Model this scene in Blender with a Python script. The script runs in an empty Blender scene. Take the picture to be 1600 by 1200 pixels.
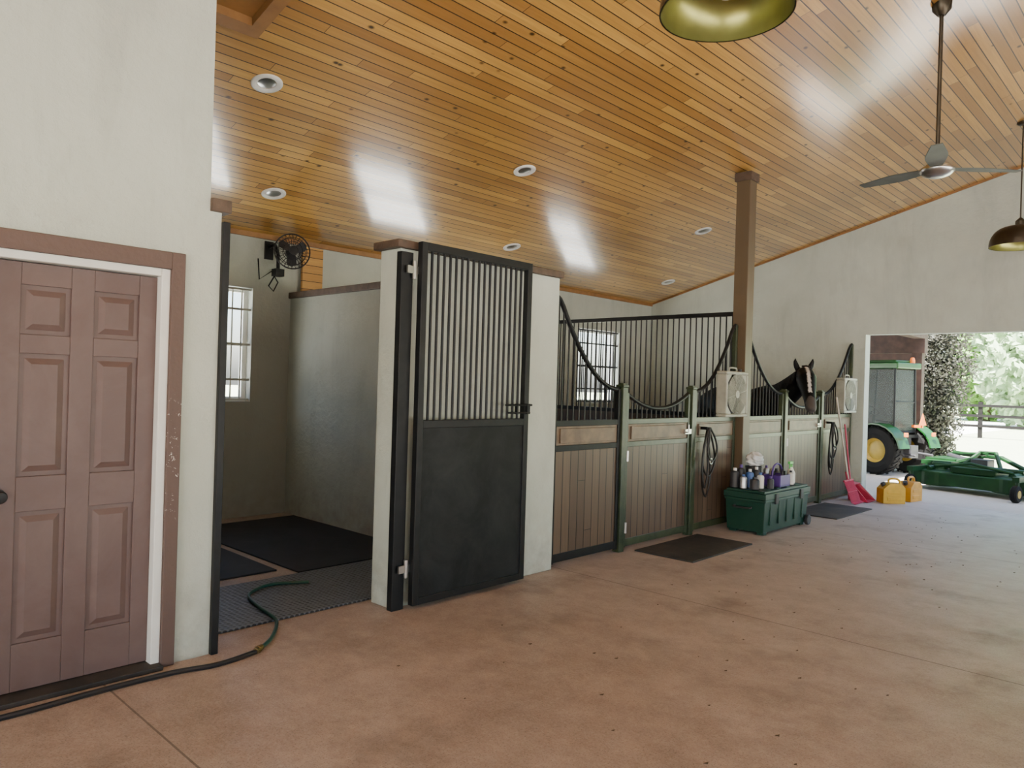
import bpy,bmesh,math,random
from mathutils import Vector,Matrix
random.seed(7)
S=bpy.context.scene
C=S.collection
T=Matrix.Translation
def RZ(a): return Matrix.Rotation(a,4,'Z')
def RX(a): return Matrix.Rotation(a,4,'X')
def RY(a): return Matrix.Rotation(a,4,'Y')
def ceilz(x):
    return 5.204+.268*x if x<=.3 else 5.2844-.268*(x-.3)

# ---------------------------------------------------------------- materials
class NT:
    def __init__(s,name):
        s.m=bpy.data.materials.new(name); s.m.use_nodes=True
        s.t=s.m.node_tree; s.b=s.t.nodes['Principled BSDF']
        s.pos=s.t.nodes.new('ShaderNodeNewGeometry').outputs['Position']
    def n(s,ty,**k):
        o=s.t.nodes.new(ty)
        for a,v in k.items(): setattr(o,a,v)
        return o
    def l(s,a,b): s.t.links.new(a,b)
    def math(s,op,a,b=None,c=None):
        o=s.n('ShaderNodeMath',operation=op)
        for i,v in enumerate((a,b,c)):
            if v is None: continue
            if isinstance(v,(int,float)): o.inputs[i].default_value=v
            else: s.l(v,o.inputs[i])
        return o.outputs[0]
    def noise(s,vec,scale,detail=3,rough=.5,dist=0):
        o=s.n('ShaderNodeTexNoise'); o.inputs['Scale'].default_value=scale
        o.inputs['Detail'].default_value=detail; o.inputs['Roughness'].default_value=rough
        o.inputs['Distortion'].default_value=dist
        s.l(vec,o.inputs['Vector']); return o.outputs['Fac']
    def ramp(s,f,stops):
        o=s.n('ShaderNodeValToRGB'); e=o.color_ramp.elements
        while len(e)<len(stops): e.new(.5)
        for i,(p,c) in enumerate(stops):
            e[i].position=p; e[i].color=(*c,1) if not isinstance(c,(int,float)) else (c,c,c,1)
        s.l(f,o.inputs[0]); return o.outputs[0]
    def mix(s,f,a,b,mode='MIX'):
        o=s.n('ShaderNodeMix',data_type='RGBA',blend_type=mode)
        for i,v in ((0,f),(6,a),(7,b)):
            if isinstance(v,(int,float)): o.inputs[i].default_value=v
            elif isinstance(v,tuple): o.inputs[i].default_value=(*v,1)
            else: s.l(v,o.inputs[i])
        return o.outputs[2]
    def bump(s,h,strength,dist=.01):
        o=s.n('ShaderNodeBump'); o.inputs['Strength'].default_value=strength
        o.inputs['Distance'].default_value=dist; s.l(h,o.inputs['Height'])
        s.l(o.outputs[0],s.b.inputs['Normal'])
    def comb(s,x,y,z):
        o=s.n('ShaderNodeCombineXYZ')
        for i,v in enumerate((x,y,z)):
            if isinstance(v,(int,float)): o.inputs[i].default_value=v
            else: s.l(v,o.inputs[i])
        return o.outputs[0]
    def sep(s):
        o=s.n('ShaderNodeSeparateXYZ'); s.l(s.pos,o.inputs[0]); return o.outputs
def mat(name,c,rough=.6,metal=0,var=.15,scale=6,bump=0,bs=80,coat=0,bd=.01,spec=.5):
    k=NT(name); b=k.b
    f=k.noise(k.pos,scale)
    lo=tuple(max(0,v*(1-var)) for v in c); hi=tuple(min(1,v*(1+var)) for v in c)
    k.l(k.ramp(f,[(.3,lo),(.7,hi)]),b.inputs['Base Color'])
    b.inputs['Roughness'].default_value=rough; b.inputs['Metallic'].default_value=metal
    b.inputs['Coat Weight'].default_value=coat; b.inputs['Specular IOR Level'].default_value=spec
    if bump: k.bump(k.noise(k.pos,bs),bump,bd)
    return k.m
def plank(name,ac,al,w,L,c1,c2,dark,rough=.4,coat=0,knots=True,gw=.0035,croughs=.25,cup=0,cior=1.5):
    k=NT(name); sp=k.sep(); a=sp[ac]; l=sp[al]
    aw=k.math('DIVIDE',a,w); row=k.math('FLOOR',aw); fr=k.math('FRACT',aw)
    wn=k.n('ShaderNodeTexWhiteNoise',noise_dimensions='1D'); k.l(row,wn.inputs['W'])
    l2=k.math('MULTIPLY_ADD',wn.outputs['Value'],7.3,k.math('DIVIDE',l,L))
    col=k.math('FLOOR',l2); fl=k.math('FRACT',l2)
    wn2=k.n('ShaderNodeTexWhiteNoise',noise_dimensions='3D'); k.l(k.comb(row,col,3.0),wn2.inputs['Vector'])
    rnd=wn2.outputs['Value']
    gv=k.comb(k.math('MULTIPLY',a,38.0),k.math('MULTIPLY',l,1.6),k.math('MULTIPLY',rnd,30.0))
    gr=k.noise(gv,1.0,4,.6,.6)
    base=k.mix(rnd,c1,c2)
    base=k.mix(k.ramp(gr,[(.3,.0),(.7,1.)]),base,k.mix(.35,base,dark))
    big=k.noise(k.pos,.7,2)
    base=k.mix(k.ramp(big,[(.35,0.),(.7,.3)]),base,dark)
    if knots:
        v=k.n('ShaderNodeTexVoronoi'); v.inputs['Scale'].default_value=1
        k.l(k.comb(k.math('DIVIDE',a,.15),k.math('DIVIDE',l,.22),rnd),v.inputs['Vector'])
        sc=k.n('ShaderNodeSeparateColor'); k.l(v.outputs['Color'],sc.inputs[0])
        kn=k.math('MULTIPLY',k.ramp(v.outputs['Distance'],[(.06,1.),(.15,0.)]),k.math('GREATER_THAN',sc.outputs[0],.4))
        base=k.mix(kn,base,tuple(x*.22 for x in dark))
    e1=k.math('MULTIPLY',k.math('MINIMUM',fr,k.math('SUBTRACT',1.0,fr)),w)
    e2=k.math('MULTIPLY',k.math('MINIMUM',fl,k.math('SUBTRACT',1.0,fl)),L)
    g=k.math('MAXIMUM',k.math('LESS_THAN',e1,gw),k.math('LESS_THAN',e2,gw*.5))
    base=k.mix(g,base,tuple(x*.12 for x in dark))
    k.l(base,k.b.inputs['Base Color'])
    k.b.inputs['Roughness'].default_value=rough; k.b.inputs['Coat Weight'].default_value=coat
    k.b.inputs['Coat Roughness'].default_value=croughs; k.b.inputs['Coat IOR'].default_value=cior
    h=k.math('MULTIPLY_ADD',rnd,.5,k.math('SUBTRACT',k.math('MULTIPLY',gr,.25),g))
    if cup:
        q=k.math('SUBTRACT',fr,.5); h=k.math('SUBTRACT',h,k.math('MULTIPLY',k.math('MULTIPLY',q,q),cup))
    k.bump(h,.35,.006)
    return k.m

def stucco(name,c,grime_shade=None):
    k=NT(name)
    f=k.noise(k.pos,1.1,5,.6); f2=k.noise(k.pos,9,4,.6)
    a=k.mix(k.ramp(f,[(.3,0.),(.75,1.)]),c,tuple(v*.80 for v in c))
    sp=k.sep(); z=sp[2]
    dirt=k.math('MULTIPLY',k.ramp(k.math('DIVIDE',z,3.0),[(0.,1.),(.2,0.)]),k.ramp(f2,[(.35,.1),(.7,.9)]))
    a=k.mix(k.math('MULTIPLY',dirt,.6),a,(.22,.17,.13))
    f3=k.noise(k.comb(k.math('MULTIPLY',sp[0],3.0),k.math('MULTIPLY',sp[1],3.0),k.math('MULTIPLY',z,.7)),1.0,5,.7,.5)
    a=k.mix(k.math('MULTIPLY',k.ramp(f3,[(.5,0.),(.75,1.)]),.32),a,tuple(v*.5 for v in c))
    if grime_shade:
        w=k.math('MULTIPLY',k.math('LESS_THAN',sp[1],4.45),k.ramp(k.math('DIVIDE',z,4.0),[(.5,1.),(.66,.0)]))  # wash stall shade put into the wall colour along with brown staining
        a=k.mix(k.math('MULTIPLY',w,.7),a,grime_shade)
    k.l(a,k.b.inputs['Base Color']); k.b.inputs['Roughness'].default_value=.75
    k.bump(k.noise(k.pos,14,6,.65),.45,.02)
    return k.m
def floor_mat():
    k=NT('stained_concrete'); sp=k.sep()
    n1=k.noise(k.pos,.8,6,.7,.3); n2=k.noise(k.pos,4,6,.78); n3=k.noise(k.pos,60,3,.7)
    c=k.mix(k.ramp(n1,[(.3,0.),(.7,1.)]),(.30,.212,.168),(.48,.37,.305))
    c=k.mix(k.math('MULTIPLY',k.ramp(n2,[(.4,0.),(.68,1.)]),.5),c,(.19,.13,.10))
    c=k.mix(k.math('MULTIPLY',k.ramp(n3,[(.4,0.),(.7,1.)]),.4),c,(.52,.43,.37))
    n4=k.noise(k.pos,130,2,.6)
    c=k.mix(k.math('MULTIPLY',k.ramp(n4,[(.3,1.),(.46,0.)]),.6),c,(.09,.066,.052))
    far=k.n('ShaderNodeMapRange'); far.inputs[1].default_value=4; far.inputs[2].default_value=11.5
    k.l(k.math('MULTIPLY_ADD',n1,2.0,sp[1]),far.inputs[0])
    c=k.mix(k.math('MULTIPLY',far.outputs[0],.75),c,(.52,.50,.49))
    n5=k.noise(k.pos,1.7,5,.65)
    c=k.mix(k.math('MULTIPLY',k.ramp(n5,[(.53,0.),(.70,1.)]),.48),c,(.14,.10,.082))
    y=k.math('ADD',sp[1],35.6-1.3+1.78)
    d=k.math('ABSOLUTE',k.math('SUBTRACT',k.math('MODULO',y,3.56),1.78))
    j=k.math('LESS_THAN',d,.005)
    c=k.mix(k.math('MULTIPLY',j,.75),c,(.08,.056,.045))
    k.l(c,k.b.inputs['Base Color'])
    k.l(k.ramp(n2,[(.3,.40),(.7,.65)]),k.b.inputs['Roughness'])
    k.b.inputs['Specular IOR Level'].default_value=.5
    k.bump(k.math('SUBTRACT',k.math('MULTIPLY',n3,.4),j),.3,.01)
    return k.m
def ground_mat():
    k=NT('grass_ground'); sp=k.sep()
    n1=k.noise(k.pos,.5,5,.6); n2=k.noise(k.pos,12,4,.7)
    g=k.mix(n1,(.42,.50,.30),(.62,.67,.48)); g=k.mix(k.ramp(n2,[(.4,0.),(.7,.3)]),g,(.22,.3,.14))
    mr=k.n('ShaderNodeMapRange'); mr.inputs[1].default_value=17; mr.inputs[2].default_value=21
    k.l(k.math('MULTIPLY_ADD',n1,3.0,sp[1]),mr.inputs[0])
    d=k.mix(n2,(.42,.37,.32),(.54,.50,.46))
    c=k.mix(mr.outputs[0],d,g)
    bounce_strip=k.math('MULTIPLY',k.math('LESS_THAN',sp[0],-7.9),k.math('GREATER_THAN',sp[0],-12.0))  # unseen pale ground strip added to brighten the ceiling's window reflections
    c=k.mix(bounce_strip,c,(.84,.85,.80))
    k.l(c,k.b.inputs['Base Color']); k.b.inputs['Roughness'].default_value=.9
    k.bump(n2,.5,.03)
    return k.m
def foliage(name,c1,c2):
    k=NT(name); n=k.noise(k.pos,3,3,.7)
    k.l(k.ramp(n,[(.3,c1),(.7,c2)]),k.b.inputs['Base Color']); k.b.inputs['Roughness'].default_value=.7
    return k.m
def honey():
    k=NT('honeycomb_rubber'); v=k.n('ShaderNodeTexVoronoi'); v.inputs['Scale'].default_value=27; v.inputs['Randomness'].default_value=.1
    k.l(k.pos,v.inputs['Vector'])
    k.l(k.ramp(v.outputs['Distance'],[(.36,(.005,.006,.008)),(.49,(.13,.14,.16))]),k.b.inputs['Base Color'])
    k.b.inputs['Roughness'].default_value=.5; k.bump(v.outputs['Distance'],.6,.008); return k.m
def casing():
    k=NT('brown_casing_paint'); n=k.noise(k.pos,22,4,.75,.4)
    sp=k.sep(); band=k.ramp(k.math('DIVIDE',sp[2],2.5),[(.3,0.),(.42,1.),(.52,1.),(.58,0.)])
    w=k.math('MULTIPLY',k.ramp(n,[(.60,0.),(.63,1.)]),band)
    k.l(k.mix(w,(.11,.068,.055),(.75,.7,.65)),k.b.inputs['Base Color']); k.b.inputs['Roughness'].default_value=.55
    k.bump(k.noise(k.pos,30,3),.3,.01); return k.m
def rusty(name,c,dust,amt=.5,rough=.5,spec=.5):
    k=NT(name); n=k.noise(k.pos,3,6,.7,.5)
    k.l(k.mix(k.math('MULTIPLY',k.ramp(n,[(.4,0.),(.75,1.)]),amt),c,dust),k.b.inputs['Base Color']); k.b.inputs['Roughness'].default_value=rough
    k.b.inputs['Specular IOR Level'].default_value=spec; return k.m

m_ceil=plank('pine_ceiling_boards',0,1,.092,2.2,(.84,.49,.12),(.42,.205,.042),(.25,.115,.024),rough=.34,coat=1,croughs=.15,gw=.0044,cup=.5,cior=2.0)
m_pine=plank('pine_wall_boards',2,1,.092,2.6,(.70,.40,.11),(.50,.25,.05),(.28,.13,.03),rough=.45)
m_trimw=mat('pine_trim',(.28,.14,.045),.5,var=.25,scale=5)
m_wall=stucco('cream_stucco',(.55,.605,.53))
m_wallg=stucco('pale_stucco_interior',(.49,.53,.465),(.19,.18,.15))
m_wallp=stucco('stained_shaded_stucco_partition',(.41,.435,.38))  # stained stucco, darker overall to stand in for wash stall shade
m_floor=floor_mat(); m_ground=ground_mat()
m_door=rusty('mauve_brown_door_paint',(.110,.067,.060),(.165,.115,.105),.55,.45)
m_casing=casing()
m_white=rusty('white_trim_paint',(.76,.78,.74),(.5,.44,.38),.35,.5)
m_cap=mat('brown_cap_wood',(.085,.055,.036),.6,var=.3,scale=14,bump=.3,bs=40)
m_black=mat('black_steel',(.010,.011,.012),.45,metal=.2,var=.3,scale=10,spec=.35)
m_blackpanel=rusty('black_stable_panel',(.004,.005,.006),(.022,.026,.028),.85,.5,.25)
m_green=rusty('grass_lit_green_steel',(.020,.034,.018),(.10,.12,.055),.65,.33)  # green light from the grass is put into the steel's colour
m_stallw=plank('brown_stall_boards',1,2,.105,5,(.15,.102,.066),(.10,.067,.045),(.05,.034,.024),rough=.38,knots=False,gw=.005)
m_board=mat('stall_board_wood',(.165,.115,.075),.42,var=.3,scale=9,bump=.1)
m_post=plank('post_brown_wood',1,2,.5,9,(.14,.10,.055),(.12,.085,.047),(.07,.048,.026),rough=.45,knots=False)
m_rubber=rusty('black_rubber',(.010,.011,.013),(.03,.031,.035),.7,.6,.3)
m_mat2=rusty('dusty_rubber',(.018,.018,.018),(.09,.07,.055),.7,.7)
m_honey=honey()
m_chrome=mat('worn_steel',(.5,.5,.48),.3,metal=1)
m_brass=mat('brass_coupling',(.22,.15,.06),.4,metal=.9)
m_gold=mat('gold_green_enamel',(.27,.27,.08),.28,metal=.7,var=.25,scale=5)
m_bronze=mat('dark_bronze',(.06,.05,.035),.35,metal=.8,var=.3)
m_blade=mat('grey_blade',(.09,.10,.09),.6,spec=.3)
m_wplast=mat('white_plastic',(.72,.72,.68),.45,var=.06)
m_cream=mat('aged_grey_beige_plastic',(.36,.37,.31),.5,var=.2)
m_dgrey=mat('dark_grey_plastic',(.03,.03,.034),.5)
m_trunk=rusty('green_plastic_trunk',(.003,.036,.022),(.025,.07,.05),.5,.4)
m_hose=mat('black_rubber_hose',(.010,.012,.015),.35)
m_hoseg=mat('teal_garden_hose',(.010,.065,.048),.3)
m_red=mat('red_magenta_plastic',(.45,.02,.07),.4)
m_yel=mat('yellow_plastic',(.60,.36,.02),.4,var=.2)
m_yel2=mat('orange_yellow_plastic',(.55,.27,.02),.4,var=.2)
m_tgreen=mat('tractor_green',(.005,.060,.008),.4,coat=.1)
m_mgreen=mat('mower_green',(.004,.035,.007),.5,var=.3,spec=.3)
m_tyel=mat('tractor_yellow',(.36,.24,.03),.5)
m_tire=mat('tire_rubber',(.008,.008,.008),.85,bump=.3,spec=.2)
m_glass=mat('dusty_window_glass',(.05,.068,.064),.3,var=.2,spec=.3); m_glass.node_tree.nodes['Principled BSDF'].inputs['Alpha'].default_value=.4
m_orange=mat('amber_lens',(.7,.16,.02),.3)
m_purple=mat('purple_plastic',(.08,.035,.22),.4)
m_cloth=mat('purple_cloth',(.10,.05,.20),.9,var=.3,scale=20,bump=.4,bs=40)
m_bag=mat('white_plastic_bag',(.66,.67,.67),.35,bump=.5,bs=25)
m_gspray=mat('lime_plastic',(.12,.6,.12),.35)
m_bark=mat('tree_bark',(.12,.08,.055),.9,bump=.6,bs=9,var=.35)
m_leaf=foliage('tree_foliage',(.10,.23,.04),(.30,.50,.14))
m_leaf2=foliage('moss_brightened_foliage',(.24,.38,.20),(.46,.58,.36))  # leaf colour paled so the trees at the stall windows look brighter
m_vine=foliage('vine_foliage',(.014,.022,.009),(.065,.06,.04))
m_fence=mat('dark_fence_wood',(.008,.007,.007),.9,spec=.2)
m_strap=mat('black_leather',(.010,.009,.008),.5)
m_mane=mat('black_horse_hair',(.006,.006,.006),.6,spec=.2)
m_leafd=mat('dry_leaf',(.10,.065,.035),.8)
m_darkwood=mat('dark_reddish_timber',(.045,.023,.017),.7,var=.4,scale=8)

# ---------------------------------------------------------------- mesh builder
class MB:
    def __init__(s,M=None): s.bm=bmesh.new(); s.M=M
    def box(s,x0,x1,y0,y1,z0,z1,M=None):
        vs=[s.bm.verts.new((x,y,z)) for x in(x0,x1) for y in(y0,y1) for z in(z0,z1)]
        for f in ((0,1,3,2),(4,6,7,5),(0,4,5,1),(2,3,7,6),(0,2,6,4),(1,5,7,3)): s.bm.faces.new([vs[i] for i in f])
        if M:
            for v in vs: v.co=M@v.co
        return vs
    def tube(s,pts,r,n=10,closed=False,cap=True):
        pts=[Vector(p) for p in pts]; N=len(pts)
        rs=r if isinstance(r,(list,tuple)) else [r]*N
        tan=[]
        for i in range(N):
            if closed: t=pts[(i+1)%N]-pts[i-1]
            else: t=pts[min(i+1,N-1)]-pts[max(i-1,0)]
            tan.append(t.normalized())
        u=tan[0].orthogonal().normalized(); rings=[]
        for i in range(N):
            u=(u-tan[i]*u.dot(tan[i])).normalized(); w=tan[i].cross(u)
            rings.append([s.bm.verts.new(pts[i]+(u*math.cos(2*math.pi*j/n)+w*math.sin(2*math.pi*j/n))*rs[i]) for j in range(n)])
        for i in range(N if closed else N-1):
            a=rings[i]; b=rings[(i+1)%N]
            for j in range(n): s.bm.faces.new((a[j],a[(j+1)%n],b[(j+1)%n],b[j]))
        if cap and not closed:
            s.bm.faces.new(rings[0][::-1]); s.bm.faces.new(rings[-1])
        return s
    def etube(s,pts,rs,side,n=16):
        side=Vector(side).normalized(); pts=[Vector(p) for p in pts]; N=len(pts); rings=[]
        for i in range(N):
            t=(pts[min(i+1,N-1)]-pts[max(i-1,0)]).normalized()
            w=t.cross(side).normalized(); u=w.cross(t)
            a,b=rs[i] if isinstance(rs[i],tuple) else (rs[i],rs[i])
            rings.append([s.bm.verts.new(pts[i]+u*math.cos(2*math.pi*j/n)*a+w*math.sin(2*math.pi*j/n)*b) for j in range(n)])
        for i in range(N-1):
            a=rings[i]; b=rings[i+1]
            for j in range(n): s.bm.faces.new((a[j],a[(j+1)%n],b[(j+1)%n],b[j]))
        s.bm.faces.new(rings[0][::-1]); s.bm.faces.new(rings[-1])
    def lathe(s,prof,M=None,n=32):
        M=M or Matrix(); rings=[]
        for r,z in prof:
            if r<1e-5: rings.append([s.bm.verts.new(M@Vector((0,0,z)))])
            else: rings.append([s.bm.verts.new(M@Vector((r*math.cos(2*math.pi*j/n),r*math.sin(2*math.pi*j/n),z))) for j in range(n)])
        for a,b in zip(rings,rings[1:]):
            for j in range(n):
                if len(a)==1 and len(b)==1: break
                if len(a)==1: s.bm.faces.new((a[0],b[(j+1)%n],b[j]))
                elif len(b)==1: s.bm.faces.new((a[j],a[(j+1)%n],b[0]))
                else: s.bm.faces.new((a[j],a[(j+1)%n],b[(j+1)%n],b[j]))
    def sph(s,c,r,n=16):
        r=r if isinstance(r,(list,tuple)) else (r,r,r)
        bmesh.ops.create_uvsphere(s.bm,u_segments=n,v_segments=n//2+2,radius=1,matrix=T(c)@Matrix.Diagonal((*r,1)))
    def prism(s,poly,ext):
        ext=Vector(ext); a=[s.bm.verts.new(p) for p in poly]; b=[s.bm.verts.new(Vector(p)+ext) for p in poly]; n=len(poly)
        s.bm.faces.new(a[::-1]); s.bm.faces.new(b)
        for i in range(n): s.bm.faces.new((a[i],a[(i+1)%n],b[(i+1)%n],b[i]))
    def leaves(s,c,r,n,size,shell=.75):
        for _ in range(n):
            d=Vector((random.gauss(0,1),random.gauss(0,1),random.gauss(0,1))).normalized()
            k=shell+(1.08-shell)*random.random()
            p=Vector(c)+Vector((d.x*r[0],d.y*r[1],d.z*r[2]))*k
            u=Vector((random.gauss(0,1),random.gauss(0,1),random.gauss(0,1))).normalized(); v=u.orthogonal().normalized()
            z=size*random.uniform(.6,1.3)
            s.bm.faces.new([s.bm.verts.new(p+q) for q in (u*z,v*z*.5,-u*z,-v*z*.5)])
    def obj(s,name,m,parent=None,smooth=False,bevel=0,seg=2,sharp=.6,norm=True,**props):
        bm=s.bm
        if s.M: bm.transform(s.M)
        if norm: bmesh.ops.recalc_face_normals(bm,faces=bm.faces)
        xs=[v.co for v in bm.verts]
        lo=Vector([min(v[i] for v in xs) for i in range(3)]); hi=Vector([max(v[i] for v in xs) for i in range(3)])
        o0=Vector(((lo.x+hi.x)/2,(lo.y+hi.y)/2,lo.z))
        bm.transform(T(-o0)); me=bpy.data.meshes.new(name); bm.to_mesh(me); bm.free()
        if smooth:
            for p in me.polygons: p.use_smooth=True
            try: me.set_sharp_from_angle(angle=sharp)
            except Exception: pass
        o=bpy.data.objects.new(name,me); C.objects.link(o); o.location=o0
        me.materials.append(m)
        if parent: o.parent=parent; o.matrix_parent_inverse=T(-parent.location)
        if bevel:
            b=o.modifiers.new('bevel','BEVEL'); b.width=bevel; b.segments=seg; b.limit_method='ANGLE'; b.angle_limit=.6
        for k_,v_ in props.items(): o[k_]=v_
        return o
def thing(name,label,cat,base,group=None,kind=None):
    e=bpy.data.objects.new(name,None); e.empty_display_size=.1; e.location=base; C.objects.link(e)
    e['label']=label; e['category']=cat
    if group: e['group']=group
    if kind: e['kind']=kind
    return e
ST=dict(kind='structure')
# ---------------------------------------------------------------- camera
a=math.radians(43.6); F=Vector((-math.sin(a),math.cos(a),0)); R=Vector((math.cos(a),math.sin(a),0)); Z=Vector((0,0,1))
r=.030
up=Z*math.cos(r)-R*math.sin(r); rt=R*math.cos(r)+Z*math.sin(r)
cd=bpy.data.cameras.new('camera'); cam=bpy.data.objects.new('camera',cd); C.objects.link(cam)
cam.matrix_world=Matrix(((rt.x,up.x,-F.x,0),(rt.y,up.y,-F.y,0),(rt.z,up.z,-F.z,1.55),(0,0,0,1)))
cd.sensor_width=36; cd.sensor_fit='HORIZONTAL'; cd.lens=36*1160/1600; cd.clip_start=.05; cd.clip_end=500
S.camera=cam

# ---------------------------------------------------------------- shell
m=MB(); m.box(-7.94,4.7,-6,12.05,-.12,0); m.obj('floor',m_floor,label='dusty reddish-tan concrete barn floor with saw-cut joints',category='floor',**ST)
m=MB(); m.box(-120,120,-60,160,-.6,-.125); m.box(-60,60,12.06,160,-.125,-.03); m.box(-120,-7.96,-60,160,-.125,-.05)
m.obj('ground',m_ground,label='sunlit pale grass and dirt ground outside the barn',category='ground',kind='structure')
def slope(m,x0,x1,y0,y1,t0,t1):
    P=[(x0,y0,ceilz(x0)+t0),(x1,y0,ceilz(x1)+t0),(x1,y0,ceilz(x1)+t1),(x0,y0,ceilz(x0)+t1)]
    m.prism([Vector(p) for p in P],(0,y1-y0,0))
m=MB(); slope(m,-8.05,.3,-6.3,12.5,0,.14); m.obj('ceiling',m_ceil,label='sloped tongue-and-groove knotty pine board ceiling',category='ceiling',**ST)
m=MB(); slope(m,.3,5.3,-6.3,12.5,0,.14); m.obj('ceiling',m_ceil,label='opposite slope of knotty pine board ceiling',category='ceiling',**ST)
def wallY(m,x0,x1,y0,y1,ztop,holes):
    def bx(a,b,c,d):
        vs=m.box(x0,x1,a,b,c,d)
        for v in vs: v.co.z=min(v.co.z,ceilz(v.co.x)+.02)
    y=y0
    for h in sorted(holes):
        if h[0]>y: bx(y,h[0],0,ztop)
        if h[2]>0: bx(h[0],h[1],0,h[2])
        bx(h[0],h[1],h[3],ztop); y=h[1]
    if y<y1: bx(y,y1,0,ztop)
def wallX(m,y0,y1,x0,x1,ztop,holes,splits=()):
    def bx(a,b,c,d):
        vs=m.box(a,b,y0,y1,c,d)
        for v in vs: v.co.z=min(v.co.z,ceilz(v.co.x)+.02)
    def seg(a,b,c,d):
        ps=[a]+[s for s in splits if a<s<b]+[b]
        for p,q in zip(ps,ps[1:]): bx(p,q,c,d)
    x=x0
    for h in sorted(holes):
        if h[0]>x: seg(x,h[0],0,ztop)
        if h[2]>0: seg(h[0],h[1],0,h[2])
        seg(h[0],h[1],h[3],ztop); x=h[1]
    if x<x1: seg(x,x1,0,ztop)
WIN=[(2.78,3.94,1.27,2.52),(5.72,6.88,1.27,2.52),(9.70,10.86,1.27,2.52)]
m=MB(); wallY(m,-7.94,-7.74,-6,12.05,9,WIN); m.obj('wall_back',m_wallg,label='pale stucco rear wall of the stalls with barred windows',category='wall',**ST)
m=MB(); wallX(m,11.85,12.05,-7.74,4.5,9,[(-3.9,.7,0,2.46)],(.3,)); m.obj('wall_far',m_wall,label='pale stucco gable wall with wide open doorway',category='wall',**ST)
m=MB(); wallY(m,-4.23,-4.03,-6,1.79,9,[(.72,1.585,0,2.10)]); m.box(-4.23,-4.03,1.79,1.855,0,2.45)
m.obj('wall_left',m_wall,label='cream stucco wall of the closed room beside the wash stall',category='wall',**ST)
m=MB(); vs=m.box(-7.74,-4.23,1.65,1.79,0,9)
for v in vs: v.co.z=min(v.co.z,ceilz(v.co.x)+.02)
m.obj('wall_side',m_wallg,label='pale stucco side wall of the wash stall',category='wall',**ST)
m=MB(); m.box(-4.25,-4.03,3.10,4.78,0,2.45); m.obj('wall_middle',m_wall,bevel=.008,label='short cream stucco wall section behind the barred gate',category='wall',**ST)
m=MB(); m.box(-7.74,-4.25,4.40,4.54,0,2.45); m.obj('wall_partition',m_wallp,label='stained, shade-toned stucco partition between wash stall and horse stall',category='wall',**ST)
m=MB(); wallX(m,-6,-5.8,-7.74,4.5,9,[(-3.4,3.4,0,3.0)],(.3,)); m.obj('wall_near',m_wall,label='stucco gable wall with open doorway behind the aisle',category='wall',**ST)
m=MB(); wallY(m,4.5,4.7,-6,12.05,9,[(-4.5,10.5,0,2.4)]); m.obj('wall_right',m_wall,label='stucco side wall with a long open bay',category='wall',**ST)
def trim(name,lab,mt,boxes,bevel=.004):
    m=MB()
    for b in boxes: m.box(*b)
    return m.obj(name,mt,bevel=bevel,label=lab,category='trim',kind='structure')
trim('trim_1','white painted door jamb with scuffed paint',m_white,[(-4.18,-4.02,1.54,1.585,0,2.10),(-4.18,-4.02,.72,.76,0,2.10),(-4.18,-4.02,.76,1.54,2.06,2.10)])
trim('trim_2','brown painted door casing with chipped paint',m_casing,[(-4.03,-4.0,1.585,1.655,0,2.19),(-4.03,-4.0,.65,.72,0,2.19),(-4.03,-4.0,.72,1.585,2.10,2.19)])
trim('trim_3','dark worn door threshold',m_mat2,[(-4.14,-3.96,.72,1.585,0,.025)])
trim('trim_4','brown wooden cap on the short stucco wall',m_cap,[(-4.29,-4.0,3.06,4.80,2.45,2.505)],.008)
trim('trim_5','brown wooden cap on the stucco partition',m_cap,[(-7.74,-4.29,4.37,4.57,2.45,2.52)],.008)
trim('trim_6','small brown wooden cap at the wall end',m_cap,[(-4.25,-4.0,1.79,1.90,2.45,2.52)])
trim('trim_7','black steel jamb post at the wash stall opening',m_black,[(-4.12,-4.0,1.855,1.895,0,2.40)])
trim('trim_8','black steel jamb channel on the wall end',m_black,[(-4.03,-3.975,3.07,3.17,0,2.42)])
m=MB(); m.box(-7.74,-7.71,1.8,11.85,3.08,3.135); m.obj('trim_9',m_trimw,label='pine trim where rear wall meets ceiling',category='trim',**ST)
m=MB(); slope(m,-7.70,.3,11.83,11.85,-.03,0); m.obj('trim_10',m_trimw,label='pine trim where gable wall meets ceiling',category='trim',**ST)
trim('trim_11','knotty pine boxed section on the rear wall',m_pine,[(-7.70,-7.66,4.5,4.76,2.52,3.06)],0)
m=MB(); slope(m,-4.80,-3.7,2.33,2.42,-.07,0); slope(m,-4.80,-4.70,1.82,2.33,-.07,0); slope(m,-4.70,-3.7,1.82,2.33,-.015,0)
m.obj('trim_12',m_trimw,label='wood-framed hatch in the pine ceiling',category='hatch',**ST)
for i,(y0,y1,z0,z1) in enumerate(WIN):
    w=thing('window_%d'%(i+1),'white framed window with vertical security bars','window',(-7.8,(y0+y1)/2,z0),kind='structure')
    m=MB(); t=.05
    for b in ((y0,y1,z0,z0+t),(y0,y1,z1-t,z1),(y0,y0+t,z0+t,z1-t),(y1-t,y1,z0+t,z1-t),(y0+t,y1-t,(z0+z1)/2-.02,(z0+z1)/2+.02)): m.box(-7.92,-7.85,*b)
    m.obj('frame',m_white,w)
    m=MB(); n=11
    for j in range(1,n): 
        yy=y0+(y1-y0)*j/n; m.tube([(-7.78,yy,z0+.02),(-7.78,yy,z1-.02)],.009,8)
    for zz in (z0+.02,z1-.02,z0+.24,z1-.24,(z0+z1)/2): m.box(-7.79,-7.77,y0,y1,zz-.012,zz+.012)
    m.obj('security_bars',m_dgrey if i else m_cream,w)
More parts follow.
